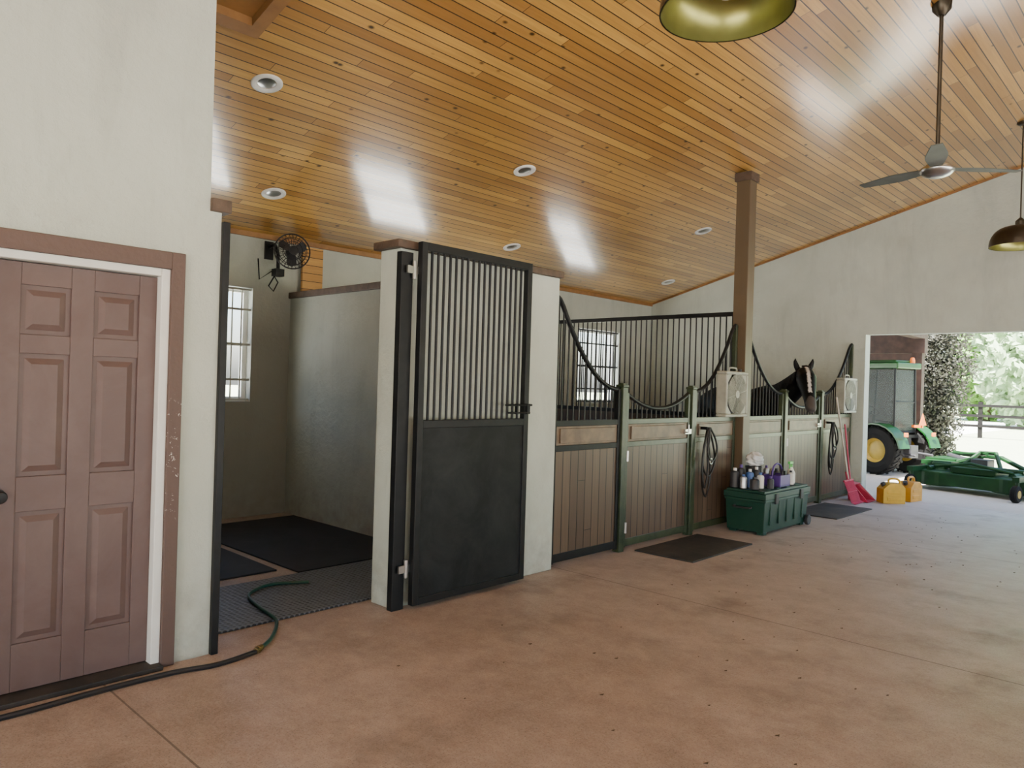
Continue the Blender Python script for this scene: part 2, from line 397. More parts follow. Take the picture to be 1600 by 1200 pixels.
# ---------------------------------------------------------------- six panel door
d=thing('door_1','mauve-brown six-panel door with dark knob','door',(-4.09,1.15,.025),kind='structure')
m=MB(); xf=-4.075
m.box(-4.12,xf-.014,.76,1.54,.03,2.055)
ys=[.76,.926,1.137,1.24,1.452,1.54]
pc=[(ys[1],ys[2]),(ys[3],ys[4])]; pr=[(.254,.876),(1.043,1.626),(1.717,1.95)]
for a0,b0 in ((ys[0],ys[1]),(ys[2],ys[3]),(ys[4],ys[5])): m.box(xf-.014,xf,a0,b0,.03,2.055)
for a0,b0 in ((.03,.254),(.876,1.043),(1.626,1.717),(1.95,2.055)):
    for c0,d0 in pc: m.box(xf-.014,xf,c0,d0,a0,b0)
for c0,d0 in pc:
    for a0,b0 in pr:
        g=.022; h=.05
        q=[m.bm.verts.new((xf-.013,y,z)) for y,z in ((c0+g,a0+g),(d0-g,a0+g),(d0-g,b0-g),(c0+g,b0-g))]
        p=[m.bm.verts.new((xf-.002,y,z)) for y,z in ((c0+h,a0+h),(d0-h,a0+h),(d0-h,b0-h),(c0+h,b0-h))]
        m.bm.faces.new(p)
        for k in range(4): m.bm.faces.new((q[k],q[(k+1)%4],p[(k+1)%4],p[k]))
m.obj('door_panel',m_door,d,bevel=.003)
m=MB(); KM=T((xf,.855,.96))@RY(math.pi/2)
m.lathe([(0,0),(.033,0),(.033,.008),(.012,.012),(.012,.035),(.024,.042),(.03,.055),(.024,.068),(0,.072)],KM,20)
m.obj('knob',m_black,d,smooth=True,label='dark round knob')
# ---------------------------------------------------------------- barred gate
g=thing('stall_gate','black steel swing gate with vertical bars and solid lower panel','gate',(-3.93,3.75,.03))
y0,y1,x0,x1=3.19,4.30,-3.955,-3.905
m=MB()
for b in ((y0,y0+.05,.03,2.495),(y1-.05,y1,.03,2.495),(y0+.05,y1-.05,.03,.08),(y0+.05,y1-.05,2.44,2.495),(y0+.05,y1-.05,1.23,1.285)): m.box(x0,x1,*b)
m.obj('frame',m_black,g,bevel=.004)
m=MB(); m.box(-3.94,-3.915,y0+.05,y1-.05,.08,1.23); m.obj('lower_panel',m_blackpanel,g)
nb=17
for j in range(nb):
    yy=y0+.05+(y1-y0-.1)*(j+1)/(nb+1); m=MB(); m.tube([(-3.93,yy,1.285),(-3.93,yy,2.44)],.010,8); m.obj('bar',m_black,g,smooth=True)
m=MB(); m.tube([(-3.885,4.02,1.39),(-3.885,4.31,1.39)],.008,8); m.tube([(-3.885,4.05,1.33),(-3.885,4.29,1.33)],.007,8); m.box(-3.905,-3.878,4.14,4.155,1.32,1.40); m.box(-3.905,-3.878,4.255,4.285,1.32,1.40)
m.obj('latch',m_black,g)
for zz in (.28,2.3):
    m=MB(); m.tube([(-3.955,3.165,zz-.06),(-3.955,3.165,zz+.06)],.016,10); m.box(-3.96,-3.945,3.10,3.23,zz-.025,zz+.025); m.obj('hinge',m_chrome,g,label='worn steel hinge')
# ---------------------------------------------------------------- stall fronts
XS=-4.08
def neck(t,up): 
    k=(1-t) if up else t
    return 1.53+.86*(k**2.0) if k<.93 else 1.53+.86*(.93**2+(k-.93)*.6)
def dip(t): return 1.50-.15*(1-(2*t-1)**2)
def spanel(y0,y1,f,name,label,door=False):
    th=thing(name,label,'stall door' if door else 'stall partition',(XS,(y0+y1)/2,.03))
    m=MB(); e=.04
    m.box(XS-.025,XS+.025,y0,y0+e,.03,f(0)); m.box(XS-.025,XS+.025,y1-e,y1,.03,f(1))
    for z0,z1 in ((.04,.11),(.985,1.035),(1.20,1.25)): m.box(XS-.022,XS+.022,y0+e,y1-e,z0,z1)
    m.obj('frame',m_green if y0>5.5 else m_black,th,bevel=.003)  # frames past the first panel take the grass-lit green tint
    m=MB(); m.box(XS-.014,XS+.012,y0+e,y1-e,.11,.985); m.obj('plank_panel',m_stallw,th)
    m=MB(); m.box(XS-.012,XS+.014,y0+e,y1-e,1.035,1.20); m.box(XS+.014,XS+.03,y0+e+.05,y1-e-.05,1.055,1.18); m.obj('rail_board',m_board,th,bevel=.004)
    m=MB(); n=int((y1-y0-2*e)/.08)
    for j in range(1,n):
        t=(e+(y1-y0-2*e)*j/n)/(y1-y0); m.tube([(XS,y0+(y1-y0)*t,1.24),(XS,y0+(y1-y0)*t,f(t))],.008,6)
    m.obj('grille_bars',m_black,th)
    m=MB(); m.tube([(XS,y0+.015+(y1-y0-.03)*t/20,f(t/20)) for t in range(21)],.021,10); m.obj('top_rail',m_black,th,smooth=True)
    if door:
        m=MB(); m.box(XS+.025,XS+.05,y1-.13,y1-.01,1.08,1.13); m.tube([(XS+.05,y1-.12,1.1),(XS+.08,y1-.12,1.1),(XS+.08,y1-.12,1.18)],.008,8); m.obj('latch',m_chrome,th)
        for zz in (.22,.9):
            m=MB(); m.tube([(XS+.035,y0+.018,zz-.05),(XS+.035,y0+.018,zz+.05)],.014,8); m.obj('hinge',m_chrome,th)
up_=lambda t:neck(t,True); dn_=lambda t:neck(t,False)
spanel(4.785,5.75,up_,'stall_partition','plank stall front with curved black bar top beside stucco wall')
spanel(5.842,7.015,dip,'stall_door','plank stall door with dipped black rail over short bars',True)
spanel(7.11,8.035,dn_,'stall_partition','plank stall front rising to the wooden post, carrying box fan')
spanel(8.235,9.345,up_,'stall_partition','plank stall front sloping down from the wooden post')
spanel(9.44,10.555,dip,'stall_door','plank stall door with dipped rail where the horse looks out',True)
spanel(10.65,11.80,dn_,'stall_partition','plank stall front rising to the gable wall')
for y in (5.7925,7.0625,9.3925,10.6025):
    p=thing('stall_post','dark square steel stall post with grass-lit green tint and cap','post',(XS+.01,y,0),group='grass-lit green stall posts')
    m=MB(); m.box(XS-.035,XS+.045,y-.038,y+.038,0,1.55); m.obj('shaft',m_green,p,bevel=.004)
    m=MB(); m.box(XS-.041,XS+.051,y-.043,y+.043,1.55,1.575); m.box(XS-.025,XS+.035,y-.028,y+.028,1.575,1.59); m.obj('cap',m_green,p,bevel=.004)
p=thing('support_post','tall square brown wooden roof post between stalls','post',(-4.05,8.135,0))
m=MB(); m.box(-4.135,-3.965,8.05,8.22,0,ceilz(-4.135)); m.obj('shaft',m_post,p,bevel=.006)
m=MB(); zt=ceilz(-4.155)-.1; vs=m.box(-4.155,-3.945,8.03,8.24,zt,zt+.098); m.obj('collar',m_cap,p,bevel=.004)
dv=thing('stall_divider','stall divider with plank base and tall black bars','divider',(-5.9,8.14,0))
m=MB(); m.box(-7.74,-4.14,8.115,8.165,0,1.22); m.obj('plank_base',plank('divider_boards',0,2,.105,5,(.09,.062,.045),(.07,.046,.034),(.045,.028,.02),knots=False,gw=.004),dv)
m=MB()
for z0,z1 in ((1.22,1.27),(2.43,2.48)): m.box(-7.74,-4.14,8.12,8.16,z0,z1)
m.box(-4.18,-4.14,8.12,8.16,1.27,2.43); m.obj('frame',m_black,dv)
m=MB(); x=-7.7
while x<-4.2: m.tube([(x,8.14,1.26),(x,8.14,2.44)],.009,6); x+=.08
m.obj('grille_bars',m_black,dv)
# ---------------------------------------------------------------- recessed lights
for (x,y) in ((-5.3,2.76),(-6.84,3.67),(-5.3,5.66),(-6.84,7.10),(-5.3,9.37),(-6.84,10.97)):
    L=thing('recessed_light','white ringed recessed ceiling light, switched off','light',(x,y,ceilz(x)),group='recessed ceiling lights')
    MM=T((x,y,ceilz(x)))@RY(-math.atan(.268))@RX(math.pi)
    m=MB(MM); m.lathe([(.118,0),(.118,.008),(.10,.016),(.078,.010),(.07,.002)],None,32); m.obj('ring',m_wplast,L,smooth=True,sharp=1.2)
    m=MB(MM); m.lathe([(0,.012),(.03,.012),(.062,.004),(.069,.001)],None,24); m.obj('lamp',m_chrome,L,smooth=True,sharp=1.2,label='silver reflector bulb')
# ---------------------------------------------------------------- pendant lamps
def pendant(y):
    x=-1.7; z0=3.31; P=thing('pendant_lamp','dark bronze dome pendant lamp with gold-green inside','lamp',(x,y,z0),group='bronze dome pendants')
    pr=[]; H=.235
    for i in range(15):
        t=i/14; pr.append((.307*math.cos(t*math.pi/2*.86)**.8,H*math.sin(t*math.pi/2)**.95))
    M0=T((x,y,z0))
    m=MB(M0); m.lathe([(.302,0)]+[(r_*1.0,z) for r_,z in pr]+[(.0,H+.002)],None,48); m.obj('shade',m_bronze,P,smooth=True,sharp=1.5)
    m=MB(M0); m.lathe([(r_*.975,z*.96+.002) for r_,z in pr]+[(.0,H*.96+.002)],None,48); m.obj('shade_lining',m_gold,P,smooth=True,sharp=1.5,label='gold-green enamel inside of shade')
    m=MB(M0); m.lathe([(0,.06),(.03,.07),(.045,.10),(.03,.15),(.02,.18),(.02,.22)],None,20); m.obj('bulb',m_wplast,P,smooth=True)
    zc=ceilz(x)
    m=MB(); m.lathe([(.05,H-.01),(.05,H+.06),(.02,H+.09),(.009,H+.1)],M0,20); m.tube([(x,y,z0+H+.09),(x,y,zc-.03)],.008,8); m.obj('rod',m_bronze,P,smooth=True)
    m=MB(); m.lathe([(0,zc-.035),(.05,zc-.035),(.065,zc-.02),(.065,zc+.01)],T((x,y,0)),24); m.obj('canopy',m_bronze,P,smooth=True)
pendant(3.156); pendant(10.2)
x,y=-1.7,6.72; zc=ceilz(x)
cf=thing('ceiling_fan','three-blade grey metal ceiling fan on a long downrod','fan',(x,y,3.33))
m=MB(); m.tube([(x,y,3.42),(x,y,zc-.05)],.016,10); m.obj('downrod',m_bronze,cf,smooth=True)
m=MB(); m.lathe([(0,zc-.1),(.03,zc-.1),(.07,zc-.05),(.075,zc+.01)],T((x,y,0)),24); m.obj('canopy',m_bronze,cf,smooth=True)
m=MB(); m.lathe([(0,3.33),(.05,3.332),(.10,3.35),(.13,3.38),(.13,3.40),(.09,3.43),(.03,3.455),(.018,3.47)],T((x,y,0)),32); m.obj('motor_housing',m_chrome,cf,smooth=True,sharp=1)
for A in (44,164,284):
    MM=T((x,y,3.40))@RZ(math.radians(A))@RX(math.radians(7))
    m=MB(MM); n=12; top=[];bot=[]
    for i in range(n+1):
        t=i/n; xx=.10+.57*t; w=.05+.05*math.sin(min(1,t*1.6)*math.pi/2)-(.055*max(0,(t-.45))/.55)
        for sgn,l_ in ((1,top),(-1,bot)): l_.append((xx,sgn*w*(.9 if sgn<0 else .8),0))
    m.prism([Vector(p) for p in top+bot[::-1]],(0,0,.008)); m.obj('blade',m_blade,cf)
# ---------------------------------------------------------------- wall fan (wash stall)
wf=thing('wall_fan','black oscillating cage wall fan with hanging cord','fan',(-7.6,4.16,2.72))
c=Vector((-7.38,4.20,2.93)); FM=T(c)@RZ(math.radians(-20))@RY(math.pi/2)
m=MB(FM)
for rr,zz in ((.19,0),(.15,.035),(.10,.06),(.05,.07),(.15,-.05),(.09,-.07)):
    m.tube([(rr*math.cos(t*math.pi/16),rr*math.sin(t*math.pi/16),zz) for t in range(32)],.0035 if rr<.19 else .008,5,closed=True)
for t in range(28):
    aa=t*2*math.pi/28; ca,sa=math.cos(aa),math.sin(aa)
    m.tube([(.04*ca,.04*sa,.072),(.10*ca,.10*sa,.06),(.15*ca,.15*sa,.035),(.19*ca,.19*sa,0),(.15*ca,.15*sa,-.05),(.08*ca,.08*sa,-.075)],.0025,4)
m.lathe([(0,.078),(.045,.076),(.045,.068),(0,.068)]); m.obj('cage',m_black,wf)
m=MB(FM)
for t in range(3):
    q=RZ(t*2.094)@RX(.45); m.prism([q@Vector(p) for p in ((.02,-.02,0),(.08,-.06,0),(.15,-.055,0),(.17,.0,0),(.14,.05,0),(.07,.045,0),(.02,.02,0))],(0,0,.004))
m.obj('blades',m_dgrey,wf)
m=MB(); m.M=FM; m.lathe([(0,-.19),(.04,-.185),(.055,-.15),(.055,-.08),(.02,-.07),(.02,.01),(0,.01)],None,16); m.obj('motor',m_black,wf,smooth=True)
m=MB(); m.box(-7.74,-7.72,4.06,4.16,2.86,3.06); m.tube([(-7.72,4.11,3.0),(-7.62,4.12,3.02),(-7.56,4.13,2.9),(-7.55,4.13,2.72)],.02,8); m.box(-7.60,-7.50,4.08,4.18,2.66,2.74); m.obj('bracket',m_black,wf)
m=MB(); m.tube([(-7.55,4.1,2.68),(-7.6,4.05,2.55),(-7.62,4.12,2.5),(-7.6,4.16,2.6),(-7.64,4.1,2.72),(-7.68,3.98,2.62),(-7.70,3.97,2.85)],.008,6); m.obj('cord',m_black,wf,smooth=True)
# ---------------------------------------------------------------- mats
def rmat(lab,x0,x1,y0,y1,mt,rot=0,z=0,th=.014):
    cx,cy=(x0+x1)/2,(y0+y1)/2; m=MB(T((cx,cy,z))@RZ(rot)); m.box(x0-cx,x1-cx,y0-cy,y1-cy,0,th); m.obj('rubber_mat',mt,bevel=.004,label=lab,category='mat')
rmat('grey honeycomb rubber mat across the wash stall entrance',-5.22,-4.30,1.92,4.37,m_honey)
rmat('black rubber mat on the wash stall floor by the partition',-7.45,-5.25,3.12,4.36,m_rubber,.005)
rmat('black rubber mat on the wash stall floor',-7.45,-5.42,1.88,3.04,m_rubber,-.01)
rmat('dusty black rubber mat before the first stall door',-3.99,-3.37,5.94,7.13,m_mat2,.01)
rmat('dusty black rubber mat before the horse stall door',-4.0,-3.36,9.40,10.65,m_mat2,-.01)
def smoothpts(P,n=6):
    P=[Vector(p) for p in P]; out=[]
    for i in range(len(P)-1):
        p0=P[max(i-1,0)];p1=P[i];p2=P[i+1];p3=P[min(i+2,len(P)-1)]
        for k in range(n):
            t=k/n; out.append(.5*((2*p1)+(-p0+p2)*t+(2*p0-5*p1+4*p2-p3)*t*t+(-p0+3*p1-3*p2+p3)*t**3))
    out.append(P[-1]); return out
hs=thing('garden_hose','black and teal garden hose snaking out of the wash stall','hose',(-3.9,1.6,0))
zr=.014
m=MB(); m.tube(smoothpts([(-3.9,.2,zr),(-3.85,.84,zr),(-3.87,1.233,zr),(-3.865,1.59,zr),(-3.82,1.81,zr),(-3.86,2.045,zr)]),.0135,10); m.obj('black_hose',m_hose,hs,smooth=True,label='black rubber hose section')
m=MB(); m.tube([(-3.86,2.045,zr+.003),(-3.90,2.10,zr+.003)],.017,12); m.tube([(-3.875,2.065,zr+.003),(-3.88,2.072,zr+.003)],.021,12); m.obj('coupling',m_brass,hs,label='dull brass hose coupling')
m=MB(); m.tube(smoothpts([(-3.90,2.10,zr),(-4.007,2.22,zr),(-4.20,2.36,zr+.003),(-4.32,2.40,zr+.014),(-4.555,2.43,zr+.014),(-4.82,2.49,zr+.014),(-4.95,2.61,zr+.014),(-5.0,2.78,zr+.014),(-4.89,3.0,zr+.014)]),.0115,10); m.obj('teal_hose',m_hoseg,hs,smooth=True,label='teal hose section')
# ---------------------------------------------------------------- box fans
def boxfan(yc,zc,lab):
    th=thing('box_fan',lab,'fan',(-3.96,yc,zc-.26),group='box fans on stall fronts')
    X0,X1=-4.03,-3.90; h=.255
    m=MB()
    for b in ((yc-h,yc+h,zc-h,zc-h+.035),(yc-h,yc+h,zc+h-.035,zc+h),(yc-h,yc-h+.035,zc-h+.035,zc+h-.035),(yc+h-.035,yc+h,zc-h+.035,zc+h-.035)): m.box(X0,X1,*b)
    for sy in (-1,1):
        for sz in (-1,1):
            m.prism([Vector((X0+.01,yc+sy*(h-.03),zc+sz*(h-.03))),Vector((X0+.01,yc+sy*(h-.16),zc+sz*(h-.03))),Vector((X0+.01,yc+sy*(h-.09),zc+sz*(h-.09))),Vector((X0+.01,yc+sy*(h-.03),zc+sz*(h-.16)))],(.11,0,0))
    m.obj('housing',m_cream,th,bevel=.014,seg=3)
    for X,nm in ((X1-.004,'front_grille'),(X0+.006,'rear_grille')):
        m=MB()
        for rr in [.03+.0145*i for i in range(14)]: m.tube([(X,yc+rr*math.cos(t*math.pi/18),zc+rr*math.sin(t*math.pi/18)) for t in range(36)],.0032,4,closed=True)
        for t in range(8):
            aa=t*math.pi/4+.2; m.tube([(X,yc+.03*math.cos(aa),zc+.03*math.sin(aa)),(X,yc+.225*math.cos(aa),zc+.225*math.sin(aa))],.003,4)
        m.lathe([(0,-.003),(.045,-.003),(.045,.006),(0,.006)],T((X,yc,zc))@RY(math.pi/2),20); m.obj(nm,m_cream,th)
    m=MB(T((-3.965,yc,zc))@RY(math.pi/2)); 
    for t in range(5):
        q=RZ(t*1.2566)@RX(.5); m.prism([q@Vector(p) for p in ((.03,-.03,0),(.12,-.075,0),(.20,-.07,0),(.215,.03,0),(.13,.06,0),(.03,.03,0))],(0,0,.004))
    m.lathe([(0,-.03),(.05,-.03),(.05,.03),(0,.03)],None,16); m.obj('blades',m_dgrey,th)
    m=MB(); m.tube(smoothpts([(-3.965,yc-.09,zc+h-.005),(-3.965,yc-.08,zc+h+.035),(-3.965,yc,zc+h+.042),(-3.965,yc+.08,zc+h+.035),(-3.965,yc+.09,zc+h-.005)],4),.009,8); m.obj('handle',m_cream,th,smooth=True)
    m=MB(); m.lathe([(0,.03),(.018,.03),(.02,0)],T((-3.965,yc+.17,zc+h)),14); m.obj('control_knob',m_dgrey,th)
    m=MB(); m.box(-4.072,-4.03,yc-.02,yc+.02,zc-.2,zc-.12); m.obj('hook',m_black,th)
boxfan(7.76,1.51,'aged beige box fan hung on stall bars by the wooden post')
boxfan(11.3,1.53,'aged beige box fan hung on stall bars by the gable')
def bridle(yc,zt,lab):
    th=thing('bridle',lab,'bridle',(-3.99,yc,zt-.8))
    m=MB(); m.box(-4.058,-3.97,yc-.03,yc+.03,zt,zt+.03); m.obj('hook',m_black,th)
    for k,(w,l_,o,sx) in enumerate(((.09,.72,0,0),(.13,.5,.03,.012),(.06,.62,-.06,.02),(.1,.34,.07,.03))):
        P=[(-3.985+sx,yc,zt+.02),(-3.985+sx,yc-w*.7+o,zt-l_*.3),(-3.985+sx,yc-w+o,zt-l_*.75),(-3.985+sx,yc+o,zt-l_),(-3.985+sx,yc+w+o,zt-l_*.7),(-3.985+sx,yc+w*.6+o,zt-l_*.3),(-3.985+sx,yc+.01,zt+.02)]
        m=MB(); m.tube(smoothpts(P,5),.011,6); m.obj('strap',m_strap,th,smooth=True)
    m=MB(); m.tube([(-3.955,yc+.05+.03*math.cos(t*math.pi/8),zt-.34+.03*math.sin(t*math.pi/8)) for t in range(16)],.005,6,closed=True); m.obj('bit_ring',m_chrome,th)
bridle(7.26,1.12,'black leather bridle hanging on the stall front')
bridle(10.82,1.12,'black leather halter hanging beside the horse stall door')
# ---------------------------------------------------------------- trunk
tk=thing('storage_trunk','dark green ribbed plastic tack trunk with wheels','trunk',(-3.7,8.25,0))
X0,X1,Y0,Y1=-3.94,-3.48,7.62,8.78
m=MB(); vs=m.box(X0,X1,Y0,Y1,.03,.38)
for v in vs:
    if v.co.z<.1: v.co.x+= .02 if v.co.x<-3.7 else -.02; v.co.y+= .02 if v.co.y<8.2 else -.02
for i in range(5):
    yy=Y0+.14+i*.21; m.box(X1-.012,X1+.004,yy,yy+.025,.10,.36)
m.box(X0-.008,X1+.012,Y0-.012,Y1+.012,.355,.385)
for yy in (Y0+.05,Y1-.13): 
    for xx in (X0+.03,X1-.11): m.box(xx,xx+.08,yy,yy+.08,0,.03)
m.obj('body',m_trunk,tk,bevel=.006)
m=MB(); m.box(X0-.012,X1+.016,Y0-.016,Y1+.016,.388,.45); m.box(X0+.01,X1-.01,Y0+.01,Y1-.01,.45,.475)
for i in range(4): m.box(X0+.04,X1-.04,Y0+.14+i*.25,Y0+.24+i*.25,.475,.483)
m.obj('lid',m_trunk,tk,bevel=.01)
for yy in (Y0+.25,Y1-.25):
    m=MB(); m.box(X1+.012,X1+.03,yy-.035,yy+.035,.33,.44); m.obj('latch',m_dgrey,tk,bevel=.005)
m=MB(); m.tube(smoothpts([(X0+.13,Y0-.012,.30),(X0+.13,Y0-.05,.29),(X0+.31,Y0-.05,.29),(X0+.31,Y0-.012,.30)],3),.01,8); m.obj('handle',m_dgrey,tk)
for xx in (X0+.03,X1-.03):
    m=MB(); m.lathe([(0,-.02),(.055,-.02),(.06,-.012),(.06,.012),(.055,.02),(0,.02)],T((xx+(.04 if xx>-3.7 else -.04),Y1-.03,.062))@RY(math.pi/2),20); m.obj('wheel',m_dgrey,tk)
ZT=.483
def lathething(name,lab,cat,x,y,prof,mt,capprof=None,capm=None,z=ZT,grp=None):
    th=thing(name,lab,cat,(x,y,z),group=grp); m=MB(T((x,y,z))); m.lathe([(0,0)]+prof,None,20); m.obj('body',mt,th,smooth=True)
    if capprof: m=MB(T((x,y,z))); m.lathe(capprof,None,16); m.obj('cap',capm,th,smooth=True)
    return th
m_blue=mat('blue_label_plastic',(.05,.12,.35),.4); m_silver=mat('silver_tin',(.55,.56,.58),.35,metal=.7)
bp=lambda r_,h:[(r_,0),(r_,h*.7),(r_*.85,h*.8),(r_*.35,h*.86),(r_*.35,h*.9),(0,h*.9)]
cp=lambda r_,h:[(r_*.42,h*.86),(r_*.42,h),(0,h)]
for (x,y,r_,h,mt,cm,lb) in ((-3.88,7.71,.05,.21,m_dgrey,m_wplast,'black grooming product bottle with white cap'),(-3.77,7.70,.04,.15,m_silver,m_blue,'silver tin bottle with blue cap'),
    (-3.65,7.72,.052,.13,m_dgrey,m_dgrey,'squat dark jar bottle'),(-3.87,7.84,.045,.24,m_dgrey,m_purple,'tall dark bottle with purple cap'),(-3.76,7.83,.045,.2,m_blue,m_wplast,'blue bottle with white cap'),
    (-3.65,7.86,.04,.17,m_wplast,m_blue,'white bottle with blue cap'),(-3.56,7.92,.035,.13,m_dgrey,m_purple,'short dark jar bottle with purple cap'),(-3.74,7.95,.042,.22,m_dgrey,m_wplast,'black bottle with white cap beside the bucket'),(-3.58,8.50,.035,.16,m_wplast,m_dgrey,'small white bottle with dark cap'),(-3.84,8.42,.035,.2,m_silver,m_purple,'silver spray can with purple cap'),(-3.74,8.47,.04,.17,m_dgrey,m_dgrey,'plain dark bottle beside the spray bottle')):
    lathething('bottle',lb,'bottle',x,y,bp(r_,h),mt,cp(r_,h),cm,grp='grooming bottles on the trunk')
bk=thing('bucket','small dark grey bucket holding a plastic bag','bucket',(-3.84,8.09,ZT))
m=MB(T((-3.84,8.09,ZT))); m.lathe([(0,0),(.07,0),(.09,.2),(.095,.2),(.095,.21),(.085,.21),(.065,.012),(0,.012)],None,24); m.obj('body',m_dgrey,bk,smooth=True)
def crumple(name,c,rx,ry,rz,mt,lab,cat,ph=0):
    bmg=bmesh.new(); bmesh.ops.create_icosphere(bmg,subdivisions=4,radius=1)
    for v in bmg.verts:
        n_=v.co.normalized(); k=1+.14*math.sin(7*n_.x+3*n_.z+ph)*math.cos(6*n_.y+2)+.09*math.sin(15*n_.z+9*n_.x+ph)+.06*math.sin(23*n_.y+11*n_.z)
        v.co=Vector((n_.x*rx*k,n_.y*ry*k,max(n_.z*rz*k,-rz*.75)))+Vector(c)
    m=MB(); m.bm.free(); m.bm=bmg; m.obj(name,mt,smooth=True,sharp=3,label=lab,category=cat)
crumple('plastic_bag',(-3.83,8.09,ZT+.285),.085,.13,.085,m_bag,'crumpled white plastic bag stuffed in the bucket','bag')
gx,gy=-3.63,8.24
gt=thing('grooming_tote','purple plastic grooming tote with brushes','tote',(gx,gy,ZT))
m=MB(T((gx,gy,ZT))); 
vs=m.box(-.10,.10,-.13,.13,0,.012)
for b in ((-.10,-.09,-.13,.13),(.09,.10,-.13,.13),(-.09,.09,-.13,-.12),(-.09,.09,.12,.13),(-.09,.09,-.005,.005)): m.box(b[0],b[1],b[2],b[3],.012,.13)
m.obj('tray',m_purple,gt,bevel=.006)
m=MB(T((gx,gy,ZT))); m.tube(smoothpts([(0,-.125,.10),(0,-.11,.20),(0,-.04,.245),(0,.04,.245),(0,.11,.20),(0,.125,.10)],4),.011,8); m.obj('handle',m_purple,gt,smooth=True)
for dx,dy,mt in ((-.045,-.06,m_board),(.045,.06,m_dgrey)):
    b_=thing('brush','oval grooming brush standing in the purple tote','brush',(gx+dx,gy+dy,ZT+.012)); 
    m=MB(T((gx+dx,gy+dy,ZT+.10))); m.sph((0,0,.02),(.02,.035,.08)); m.obj('back',mt,b_,smooth=True)
    m=MB(T((gx+dx,gy+dy,ZT+.10))); m.box(.015,.035,-.025,.025,-.06,.07); m.obj('bristles',m_strap,b_)
crumple('cloth',(-3.86,8.27,ZT+.062),.07,.07,.08,m_cloth,'crumpled dark purple cloth on the green trunk','cloth',1.3)
sb=thing('spray_bottle','clear white spray bottle with lime green trigger head','spray bottle',(-3.63,8.62,ZT))
m=MB(T((-3.63,8.62,ZT))); m.lathe([(0,0),(.045,0),(.048,.02),(.048,.12),(.03,.16),(.016,.19),(.016,.2),(0,.2)],None,20); m.obj('body',m_wplast,sb,smooth=True)
m=MB(T((-3.63,8.62,ZT))); m.box(-.014,.014,-.06,.03,.225,.255); m.lathe([(.02,.19),(.02,.21),(.013,.225),(0,.225)],None,14); m.box(-.006,.006,-.045,-.03,.17,.225); m.obj('trigger_head',m_gspray,sb,bevel=.003)
# ---------------------------------------------------------------- tools
mf=thing('manure_fork','red plastic manure fork with pale long handle, leaning on stall','fork',(-3.75,11.0,.02))
m=MB(); m.tube([(-3.80,11.0,.34),(-3.99,10.975,1.50)],.014,8); m.obj('handle',mat('pale_handle',(.5,.46,.38),.5),mf)
m=MB()
for i in range(13):
    yy=10.84+i*.028; m.tube([(-3.80,yy,.32),(-3.74,yy,.17),(-3.69,yy,.03),(-3.64,yy,.012)],.006,5)
m.tube([(-3.80,10.83,.32),(-3.80,11.19,.32)],.013,6); m.tube([(-3.74,10.83,.17),(-3.74,11.19,.17)],.006,5); m.tube([(-3.83,11.0,.44),(-3.80,11.0,.31)],.02,8)
m.obj('tines',m_red,mf)
dp=thing('dustpan','magenta-red plastic lobby dustpan scoop with upright handle','dustpan',(-3.7,11.38,0))
DX=T((-.14,-.07,0)); m=MB(DX)
m.prism([Vector(p) for p in ((-3.46,11.30,.005),(-3.46,11.64,.005),(-3.74,11.60,.005),(-3.74,11.34,.005))],(0,0,.008))
m.prism([Vector(p) for p in ((-3.74,11.34,.01),(-3.74,11.60,.01),(-3.76,11.58,.26),(-3.76,11.36,.26))],(-.01,0,0))
m.prism([Vector(p) for p in ((-3.46,11.30,.01),(-3.74,11.34,.01),(-3.76,11.36,.26),(-3.68,11.34,.24))],(0,.01,0))
m.prism([Vector(p) for p in ((-3.46,11.64,.01),(-3.74,11.60,.01),(-3.76,11.58,.26),(-3.68,11.60,.24))],(0,-.01,0))
m.prism([Vector(p) for p in ((-3.76,11.36,.25),(-3.76,11.58,.25),(-3.67,11.60,.235),(-3.67,11.34,.235))],(0,0,.01))
m.obj('pan',m_red,dp)
m=MB(); m.tube([(-3.905,11.40,.24),(-4.02,11.43,1.10)],.012,8); m.obj('handle',m_red,dp)
def can(x,y,rot,lab,mt,w=.34,dd=.2,h=.30):
    th=thing('jerry_can',lab,'fuel can',(x,y,0),group='yellow fuel cans'); M0=T((x,y,0))@RZ(rot)
    m=MB(M0); m.prism([Vector(p) for p in ((-w/2,-dd/2,0),(w/2,-dd/2,0),(w/2,-dd/2,h*.72),(w*.30,-dd/2,h*.92),(-w*.22,-dd/2,h*.92),(-w/2,-dd/2,h*.66))],(0,dd,0))
    for s_ in (-1,1): m.box(-w*.33,w*.33,s_*dd/2-.006,s_*dd/2+.006,h*.15,h*.3); m.box(-w*.33,w*.33,s_*dd/2-.006,s_*dd/2+.006,h*.45,h*.6)
    m.obj('body',mt,th,bevel=.032,seg=4)
    m=MB(M0); m.tube(smoothpts([(-w*.12,0,h*.90),(-w*.10,0,h*1.08),(w*.12,0,h*1.12),(w*.36,0,h*1.05),(w*.44,0,h*.74)],4),.016,8); m.obj('handle',mt,th,smooth=True)
    m=MB(M0); m.lathe([(.032,0),(.032,.05),(.025,.055),(0,.055)],T((-w*.32,0,h*.78))@RY(-.5),16); m.obj('cap',m_dgrey,th,smooth=True)
can(-3.40,11.57,math.radians(45),'yellow plastic fuel can on the floor by the doorway',m_yel,.32,.20,.31)
can(-3.29,12.05,math.radians(78),'orange-yellow plastic fuel can standing in the doorway',m_yel2,.32,.22,.31)
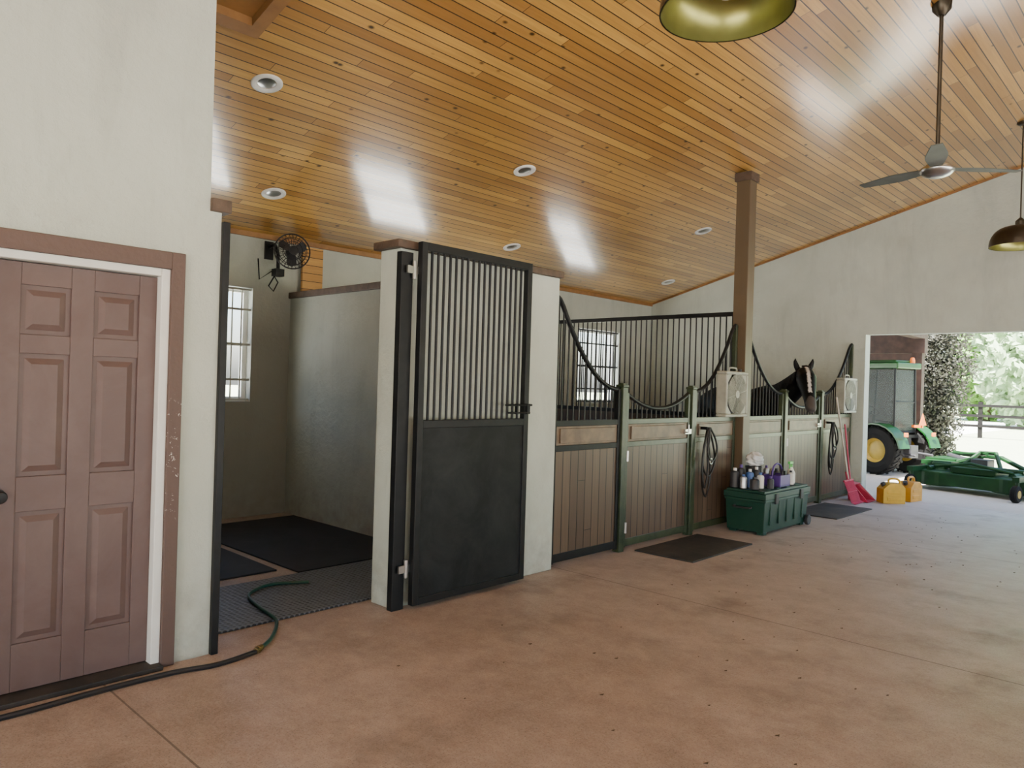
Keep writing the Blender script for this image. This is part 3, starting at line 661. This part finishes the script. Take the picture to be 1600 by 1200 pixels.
# ---------------------------------------------------------------- horse
A=math.radians(-33); HM=T((-4.66,10.19,0))@RZ(A)
HR=T((.72,.07,1.82))@RZ(math.radians(-24))@RY(math.radians(-4))@Matrix.Scale(1.10,4)@T((-.72,-.07,-1.80))
m=MB(); sd=(0,1,0)
m.etube([(-1.8,0,1.22),(-1.68,0,1.27),(-1.4,0,1.30),(-1.0,0,1.25),(-.5,0,1.22),(-.05,0,1.27),(.15,0,1.28),(.3,0,1.27)],[(.07,.12),(.22,.25),(.285,.31),(.29,.31),(.30,.34),(.26,.37),(.19,.29),(.09,.16)],sd)
m.etube([(-.1,0,1.34),(.2,.02,1.43),(.42,.05,1.53),(.6,.07,1.64),(.72,.075,1.74),(.78,.07,1.77)],[(.17,.28),(.145,.24),(.11,.18),(.095,.15),(.088,.125),(.05,.07)],sd)
old=set(m.bm.verts)
m.etube([(.68,.075,1.82),(.75,.075,1.785),(.83,.08,1.70),(.91,.085,1.59),(.98,.088,1.48),(1.04,.09,1.395),(1.075,.09,1.335),(1.085,.09,1.31)],[(.05,.06),(.100,.10),(.114,.134),(.092,.108),(.070,.082),(.066,.07),(.060,.058),(.036,.035)],sd)
for s_ in (-1,1):
    m.etube([(.68,.075+s_*.06,1.825),(.68,.075+s_*.085,1.885),(.69,.075+s_*.10,1.935),(.70,.075+s_*.105,1.98)],[(.036,.024),(.038,.022),(.028,.015),(.007,.007)],sd,10)
for v in m.bm.verts:
    if v not in old: v.co=HR@v.co
for s_ in (-1,1):
    m.etube([(0,s_*.15,1.15),(.02,s_*.17,.85),(.03,s_*.17,.66),(.04,s_*.17,.50),(.03,s_*.17,.40),(.03,s_*.17,.17),(.06,s_*.17,.09),(.08,s_*.17,.045),(.09,s_*.17,0)],[.13,.085,.055,.058,.04,.034,.042,.05,.06],sd,12)
    m.etube([(-1.45,s_*.15,1.15),(-1.33,s_*.18,.92),(-1.42,s_*.18,.72),(-1.56,s_*.18,.54),(-1.53,s_*.18,.40),(-1.50,s_*.18,.17),(-1.46,s_*.18,.09),(-1.44,s_*.18,.045),(-1.43,s_*.18,0)],[.2,.14,.085,.058,.042,.036,.042,.05,.06],sd,12)
bmesh.ops.recalc_face_normals(m.bm,faces=m.bm.faces)
me=bpy.data.meshes.new('tmp'); m.bm.to_mesh(me); m.bm.free()
tmp=bpy.data.objects.new('tmp',me); C.objects.link(tmp)
rm=tmp.modifiers.new('r','REMESH'); rm.mode='VOXEL'; rm.voxel_size=.014
sm=tmp.modifiers.new('s','SMOOTH'); sm.iterations=5; sm.factor=.6
dg=bpy.context.evaluated_depsgraph_get(); me2=bpy.data.meshes.new_from_object(tmp.evaluated_get(dg)); bpy.data.objects.remove(tmp)
ca=me2.color_attributes.new('coat','FLOAT_COLOR','POINT')
HRi=HR.inverted()
for v in me2.vertices:
    x,y,z=HRi@v.co; nn=(HRi.to_3x3()@v.normal).normalized(); c_=(.005,.005,.005)
    if v.co.x>.62 and v.co.z>1.2:
        if abs(y-.083)<.018 and (nn.x*.8+nn.z*.6)>.4 and .79<x<1.04: c_=(.58,.56,.54)
        if x>1.06: c_=(.08,.07,.065)
    if v.co.z<.05: c_=(.05,.045,.04)
    ca.data[v.index].color=(*c_,1)
me2.transform(HM); 
for p in me2.polygons: p.use_smooth=True
k=NT('horse_coat'); at=k.n('ShaderNodeAttribute',attribute_name='coat'); k.l(at.outputs['Color'],k.b.inputs['Base Color']); k.b.inputs['Roughness'].default_value=.5; k.b.inputs['Specular IOR Level'].default_value=.18
me2.materials.clear(); me2.materials.append(k.m)
ho=thing('horse','black horse with white blaze looking out over the stall door','horse',(-5.3,10.4,0))
hb=bpy.data.objects.new('body',me2); C.objects.link(hb); hb.parent=ho; hb.matrix_parent_inverse=T(-ho.location)
m=MB(HM)
for i in range(60):
    t=i/59; bx_=-.05+.72*t; bz=1.58+.27*t-.03*math.sin(t*3.1); by=.075*t
    l_=.17*random.uniform(.8,1.1); m.etube([(bx_,by,bz),(bx_+.01,by-.10,bz-.03),(bx_+.01,by-.15+.02*random.random(),bz-l_)],[(.014,.02),(.012,.018),(.003,.004)],(1,0,0),6)
m.obj('mane',m_mane,ho,smooth=True)
m=MB(HM@HR)
for i in range(6): m.etube([(.70+.01*i,.055+.007*i,1.88),(.775,.05+.012*i,1.87),(.835,.055+.01*i,1.79)],[.01,.012,.003],(0,1,0),6)
m.obj('forelock',m_mane,ho,smooth=True)
m=MB(HM); m.etube([(-1.82,0,1.36),(-1.92,0,1.30),(-1.97,0,1.05),(-1.97,0,.7),(-1.95,0,.45)],[.04,.06,.075,.07,.02],(0,1,0),10); m.obj('tail',m_mane,ho,smooth=True)
m_eye=mat('horse_eye',(.01,.008,.008),.05)
for s_ in (-1,1):
    m=MB(HM@HR); m.sph((.85,.08+s_*.097,1.715),(.022,.014,.02),12); m.obj('eye',m_eye,ho,smooth=True)
    m=MB(HM@HR); m.sph((1.06,.09+s_*.052,1.375),(.014,.010,.016),10); m.obj('nostril',m_strap,ho,smooth=True)
# ---------------------------------------------------------------- tractor
TA=math.radians(163); TM=T((-4.76,16.28,-.03))@RZ(TA)
tr=thing('tractor','green compact tractor with cab and yellow wheel hubs','tractor',(-5.3,16.4,-.03))
def wheel(cx,cy,R_,W,nm,parent):
    w=bpy.data.objects.new(nm,None); C.objects.link(w)
    w.location=TM@Vector((cx,cy,0)); w.parent=parent; w.matrix_parent_inverse=T(-parent.location)
    WM=TM@T((cx,cy,R_))@RX(math.pi/2)
    if cy>0: WM=WM@RX(math.pi)
    m=MB(WM); m.lathe([(R_*.5,-W*.42),(R_*.7,-W*.5),(R_*.9,-W*.48),(R_*.96,-W*.38),(R_*.97,0),(R_*.96,W*.38),(R_*.9,W*.48),(R_*.7,W*.5),(R_*.5,W*.42),(R_*.5,-W*.42)],None,40)
    for i in range(22):
        for s_ in (-1,1):
            q=RZ(2*math.pi*(i+(.5 if s_>0 else 0))/22)
            m.box(R_*.93,R_*1.0,-.022,.022,0,W*.48,q@(Matrix.Diagonal((1,1,s_,1)))@RX(.5*1))
    o=m.obj('tire',m_tire,None); o.parent=w; o.matrix_parent_inverse=T(-w.location)
    m=MB(WM); m.lathe([(0,-W*.1),(R_*.2,-W*.12),(R_*.4,-W*.05),(R_*.5,-W*.38),(R_*.52,-W*.4),(R_*.52,W*.4),(R_*.5,W*.38),(R_*.4,W*.12),(R_*.2,W*.22),(0,W*.22)],None,28)
    o=m.obj('hub',m_tyel,None,smooth=True); o.parent=w; o.matrix_parent_inverse=T(-w.location)
for s_ in (-1,1):
    wheel(0,s_*.50,.48,.30,'rear_wheel',tr); wheel(1.6,s_*.46,.31,.20,'front_wheel',tr)
m=MB(TM); m.box(-.25,1.9,-.2,.2,.40,.75); m.tube([(0,-.42,.5),(0,.42,.5)],.08,12); m.tube([(1.6,-.4,.33),(1.6,.4,.33)],.05,10); m.box(-.45,-.2,-.12,.12,.35,.6); m.tube([(-.2,-.25,.45),(-.65,-.28,.42)],.025,8); m.tube([(-.2,.25,.45),(-.65,.28,.42)],.025,8); m.obj('chassis',m_dgrey,tr,bevel=.02)
m=MB(TM); m.prism([Vector(p) for p in ((.75,-.26,.75),(2.0,-.26,.70),(2.07,-.26,.85),(1.97,-.26,1.05),(.75,-.26,1.18))],(0,.52,0)); m.obj('hood',m_tgreen,tr,bevel=.05,seg=3)
for s_ in (-1,1):
    m=MB(TM); P=[]
    for i in range(9):
        t=math.radians(10+i*17); P.append((.58*math.cos(t)*-1,.56*math.sin(t)+.46))
    for i in range(8):
        (a0,b0),(a1,b1)=P[i],P[i+1]; y_0=s_*.34; y_1=s_*.67
        m.prism([Vector((a0,y_0,b0)),Vector((a1,y_0,b1)),Vector((a1*.95,y_0,(b1-.5)*.95+.5)),Vector((a0*.95,y_0,(b0-.5)*.95+.5))],(0,y_1-y_0,0))
    m.obj('fender',m_tgreen,tr)
    m=MB(TM); m.box(-.57,-.53,s_*.45-.05,s_*.45+.05,.78,.86); m.obj('tail_light',m_orange,tr,bevel=.01)
m=MB(TM)
for x_,y_ in ((-.22,.34),(-.22,-.34),(.70,.34),(.70,-.34)): m.tube([(x_,y_,.8),(x_*.9,y_*.95,2.12)],.026,8)
m.tube([(-.22,-.34,.85),(-.22,.34,.85)],.025,8); m.tube([(-.21,-.33,1.45),(-.21,.33,1.45)],.015,8); m.box(-.3,.75,-.34,.34,.74,.80); m.obj('cab_frame',m_black,tr)
m=MB(TM)
m.prism([Vector(p) for p in ((-.215,-.31,.88),(-.215,.31,.88),(-.20,.30,2.1),(-.20,-.30,2.1))],(.006,0,0))
m.prism([Vector(p) for p in ((.69,-.31,1.15),(.69,.31,1.15),(.62,.30,2.1),(.62,-.30,2.1))],(.006,0,0))
for s_ in (-1,1): m.prism([Vector(p) for p in ((-.20,s_*.335,.95),(.66,s_*.335,.85),(.60,s_*.32,2.1),(-.18,s_*.32,2.1))],(0,.006,0))
m.obj('cab_windows',m_glass,tr)
m=MB(TM); m.box(-.30,.82,-.39,.39,2.12,2.24); m.box(-.2,.7,-.3,.3,2.24,2.29); m.obj('roof',m_tgreen,tr,bevel=.03,seg=3)
m=MB(TM); m.lathe([(0,.12),(.035,.11),(.05,.06),(.05,0)],T((-.22,-.20,2.24)),16); m.obj('beacon',m_orange,tr,smooth=True,label='amber warning beacon')
m=MB(TM); m.box(-.05,.3,-.2,.2,.95,1.07); m.box(-.13,-.04,-.2,.2,1.05,1.5); m.obj('seat',m_dgrey,tr,bevel=.03)
m=MB(TM); m.tube([(.72,0,.95),(.50,0,1.25)],.02,8); m.tube([(.5+.10*math.cos(t*math.pi/8),.17*math.sin(t*math.pi/8),1.26+.10*math.cos(t*math.pi/8)) for t in range(16)],.012,6,closed=True); m.obj('steering_wheel',m_dgrey,tr)
m=MB(TM); m.prism([Vector((-.50,-.28,1.0)),Vector((-.50,-.04,1.0)),Vector((-.50,-.16,1.24))],(.01,0,0)); m.box(-.50,-.28,-.18,-.14,.95,1.0); m.obj('slow_vehicle_sign',m_orange,tr,label='orange triangular reflector sign')
# mower
MM=T((-2.86,14.25,-.03))@RZ(math.radians(-12))
mw=thing('finishing_mower','green pull-behind finishing mower deck with small wheels','mower',(-2.8,14.35,-.03))
m=MB(MM)
for cx,cy in ((-.60,.0),(.0,.2),(.60,.0)):
    m.lathe([(.36,.08),(.37,.09),(.37,.31),(.34,.33),(.14,.34),(.12,.41),(0,.41)],T((cx,cy,0)),28)
m.box(-.97,.97,-.34,.12,.10,.31); m.box(-.7,.7,-.1,.55,.12,.31); m.box(-.35,.35,-.2,.35,.31,.42)
m.obj('deck',m_mgreen,mw,bevel=.012)
m=MB(MM)
for s_ in (-1,1):
    m.tube([(s_*.65,-.3,.36),(s_*.65,.3,.40),(s_*.15,.5,.58),(-.8,.9,.58)],.04,8); m.box(s_*.8-.05,s_*.8+.05,-.62,.1,.31,.39); m.tube([(s_*.8,-.56,.12),(s_*.8,-.56,.34)],.03,8)
m.tube([(-.7,-.05,.42),(.7,-.05,.42)],.045,8); m.tube([(-.3,.1,.42),(-.12,.35,.66),(.12,.35,.66),(.3,.1,.42)],.035,8); m.tube([(0,.3,.64),(-.9,1.0,.55)],.03,8)
m.tube([(-.6,-.2,.40),(.0,-.25,.5),(.6,-.2,.40)],.025,8); m.box(-.95,-.45,.05,.6,.40,.47); m.box(-1.0,-.5,.3,.95,.33,.5)
m.obj('frame',m_mgreen,mw)
m=MB(MM); m.box(-.13,.13,.02,.28,.42,.56); m.tube([(0,.2,.48),(-.55,.62,.5),(-.9,.95,.52)],.05,10); m.obj('gearbox',m_dgrey,mw,bevel=.01)
for cx,cy in ((-.8,-.6),(.8,-.6),(-.78,.72),(.75,.6)):
    w=MB(MM@T((cx,cy,.13))@RY(math.pi/2)); w.lathe([(.05,-.045),(.11,-.05),(.13,-.03),(.13,.03),(.11,.05),(.05,.045)],None,24); w.obj('wheel',m_tire,mw,smooth=True)
    w=MB(MM@T((cx,cy,.13))@RY(math.pi/2)); w.lathe([(0,-.05),(.06,-.05),(.06,.05),(0,.05)],None,16); w.obj('wheel_hub',m_tyel,mw)
pg=thing('lean_to_frame','dark reddish timber lean-to roof, extended for shade, with square corner post','lean-to',(-5,17.2,-.03))
m=MB(); m.box(-4.70,-4.50,17.1,17.30,-.03,2.75); m.obj('post',m_darkwood,pg)
m=MB(); m.box(-9.4,-4.45,17.08,17.3,2.45,3.0); m.box(-4.65,-4.45,12.6,17.08,2.75,3.0); m.obj('beam',m_darkwood,pg)
m=MB(); m.box(-9.4,-4.40,12.55,18.4,3.0,3.06); m.obj('roof',m_darkwood,pg)  # roof carried on over the tractor to shade it
m=MB(); m.box(-9.4,-4.85,18.2,18.3,-.03,3.0); m.obj('board_wall',m_darkwood,pg)
vb=thing('vine_shrub','tall dark leafy vine shrub covering a post','shrub',(-4.95,19.4,-.03))
m=MB(); m.tube([(-5.0,19.4,-.03),(-4.9,19.35,1.0),(-5.02,19.45,2.2),(-4.9,19.4,2.9)],[.06,.05,.04,.02],8); m.obj('stem',m_bark,vb)
m=MB()
for c_,r_ in (((-4.8,19.4,3.0),(.70,.6,.55)),((-4.70,19.4,2.3),(.74,.6,.6)),((-4.8,19.4,1.6),(.70,.55,.6)),((-4.85,19.4,.95),(.62,.5,.6)),((-4.9,19.4,.35),(.52,.45,.38))): m.leaves(c_,r_,3600,.045,.1)
m.obj('foliage',m_vine,vb,norm=False)
def tree(x,y,h,r_,m_l,lab,n=1400,sz=.34):
    t=thing('tree',lab,'tree',(x,y,-.03),group='trees beyond the pasture')
    m=MB(); m.tube([(x,y,-.03),(x+.2,y,h*.3),(x-.1,y,h*.6),(x,y,h*.85)],[.45,.35,.22,.08],10)
    for k in range(5):
        an=k*1.3; m.tube([(x,y,h*(.3+.08*k)),(x+r_*.6*math.cos(an),y+r_*.6*math.sin(an),h*(.5+.08*k))],[.16,.05],6)
    m.obj('trunk',m_bark,t,smooth=True)
    m=MB()
    for k in range(11):
        an=k*2.4; rr=r_*.5*(k%3)/2; m.leaves((x+rr*math.cos(an),y+rr*math.sin(an),h*(.13+.075*k)),(r_*.42,r_*.42,h*.15),n,sz,.25)
    m.obj('crown',m_l,t,norm=False)
for i,(x,y,h,r_,ml) in enumerate(((-16.2,47,13,4.6,m_leaf),(-7.2,48,14,4.6,m_leaf2),(1.8,47,12,4.6,m_leaf),(10.8,47,13,4.6,m_leaf),(-21,60,14,5,m_leaf),(-11.5,60,17,5,m_leaf),(-2,60,17,5,m_leaf2),(7.5,60,17,5,m_leaf),(17,60,15,5,m_leaf),(-40,24,10,4,m_leaf2),(-40,10,10,4,m_leaf2),(-40,38,11,4,m_leaf2))):
    tree(x,y,h,r_,ml,'broad leafy sunlit tree with moss and brightened leaves' if ml is m_leaf2 else 'broad leafy sunlit green tree')
fx=-14
fc=thing('pasture_fence','dark three-rail wooden pasture fence','fence',(0,34,-.03))
for i in range(16):
    m=MB(); x=fx+i*2.4; m.box(x-.07,x+.07,33.93,34.07,-.03,1.4); m.obj('fence_post',m_fence,fc)
for z in (.45,.85,1.25):
    m=MB(); m.box(fx,fx+36,33.88,33.93,z-.05,z+.05); m.obj('rail',m_fence,fc)
m=MB()
for i in range(110):
    x=random.uniform(-3.3,-1.2); y=random.uniform(2.5,11); s_=random.uniform(.005,.016)
    m.prism([Vector((x,y,.001)),Vector((x+s_,y+s_*.5,.001)),Vector((x+s_*.6,y+s_*1.6,.001))],(0,0,.003))
m.obj('leaf_litter',m_leafd,label='scattered dry leaf and hay bits on the concrete',category='debris',kind='stuff')

# ---------------------------------------------------------------- lights
W=bpy.data.worlds.new('world'); S.world=W; W.use_nodes=True; nt=W.node_tree
sk=nt.nodes.new('ShaderNodeTexSky'); sk.sky_type='NISHITA'; sk.sun_disc=False; sk.sun_elevation=math.radians(55); sk.sun_rotation=math.radians(160); sk.air_density=1.0; sk.dust_density=3
bg=nt.nodes['Background']; bg.inputs[1].default_value=1.05; nt.links.new(sk.outputs[0],bg.inputs[0])
sl=bpy.data.lights.new('sun','SUN'); sl.energy=52; sl.angle=.01; sl.color=(1,.97,.93); so=bpy.data.objects.new('sun',sl); C.objects.link(so)
so.rotation_euler=Vector((0,.5,-1)).to_track_quat('-Z','Y').to_euler()
def area(name,loc,dir_,sx,sy,e,col):
    l_=bpy.data.lights.new(name,'AREA'); l_.shape='RECTANGLE'; l_.size=sx; l_.size_y=sy; l_.energy=e; l_.color=col
    o=bpy.data.objects.new(name,l_); C.objects.link(o); o.location=loc; o.rotation_euler=Vector(dir_).to_track_quat('-Z','Z').to_euler(); return o
area('fill_bay',(4.45,3,1.25),(-1,0,.12),14,2.2,30,(.88,1,.98))  # added area lamp, fills the aisle from the unseen side opening
area('fill_near_door',(0,-5.7,1.5),(-.1,1,.1),6.5,2.8,50,(.88,1,1))  # unseen fill lamp added at the doorway behind the camera
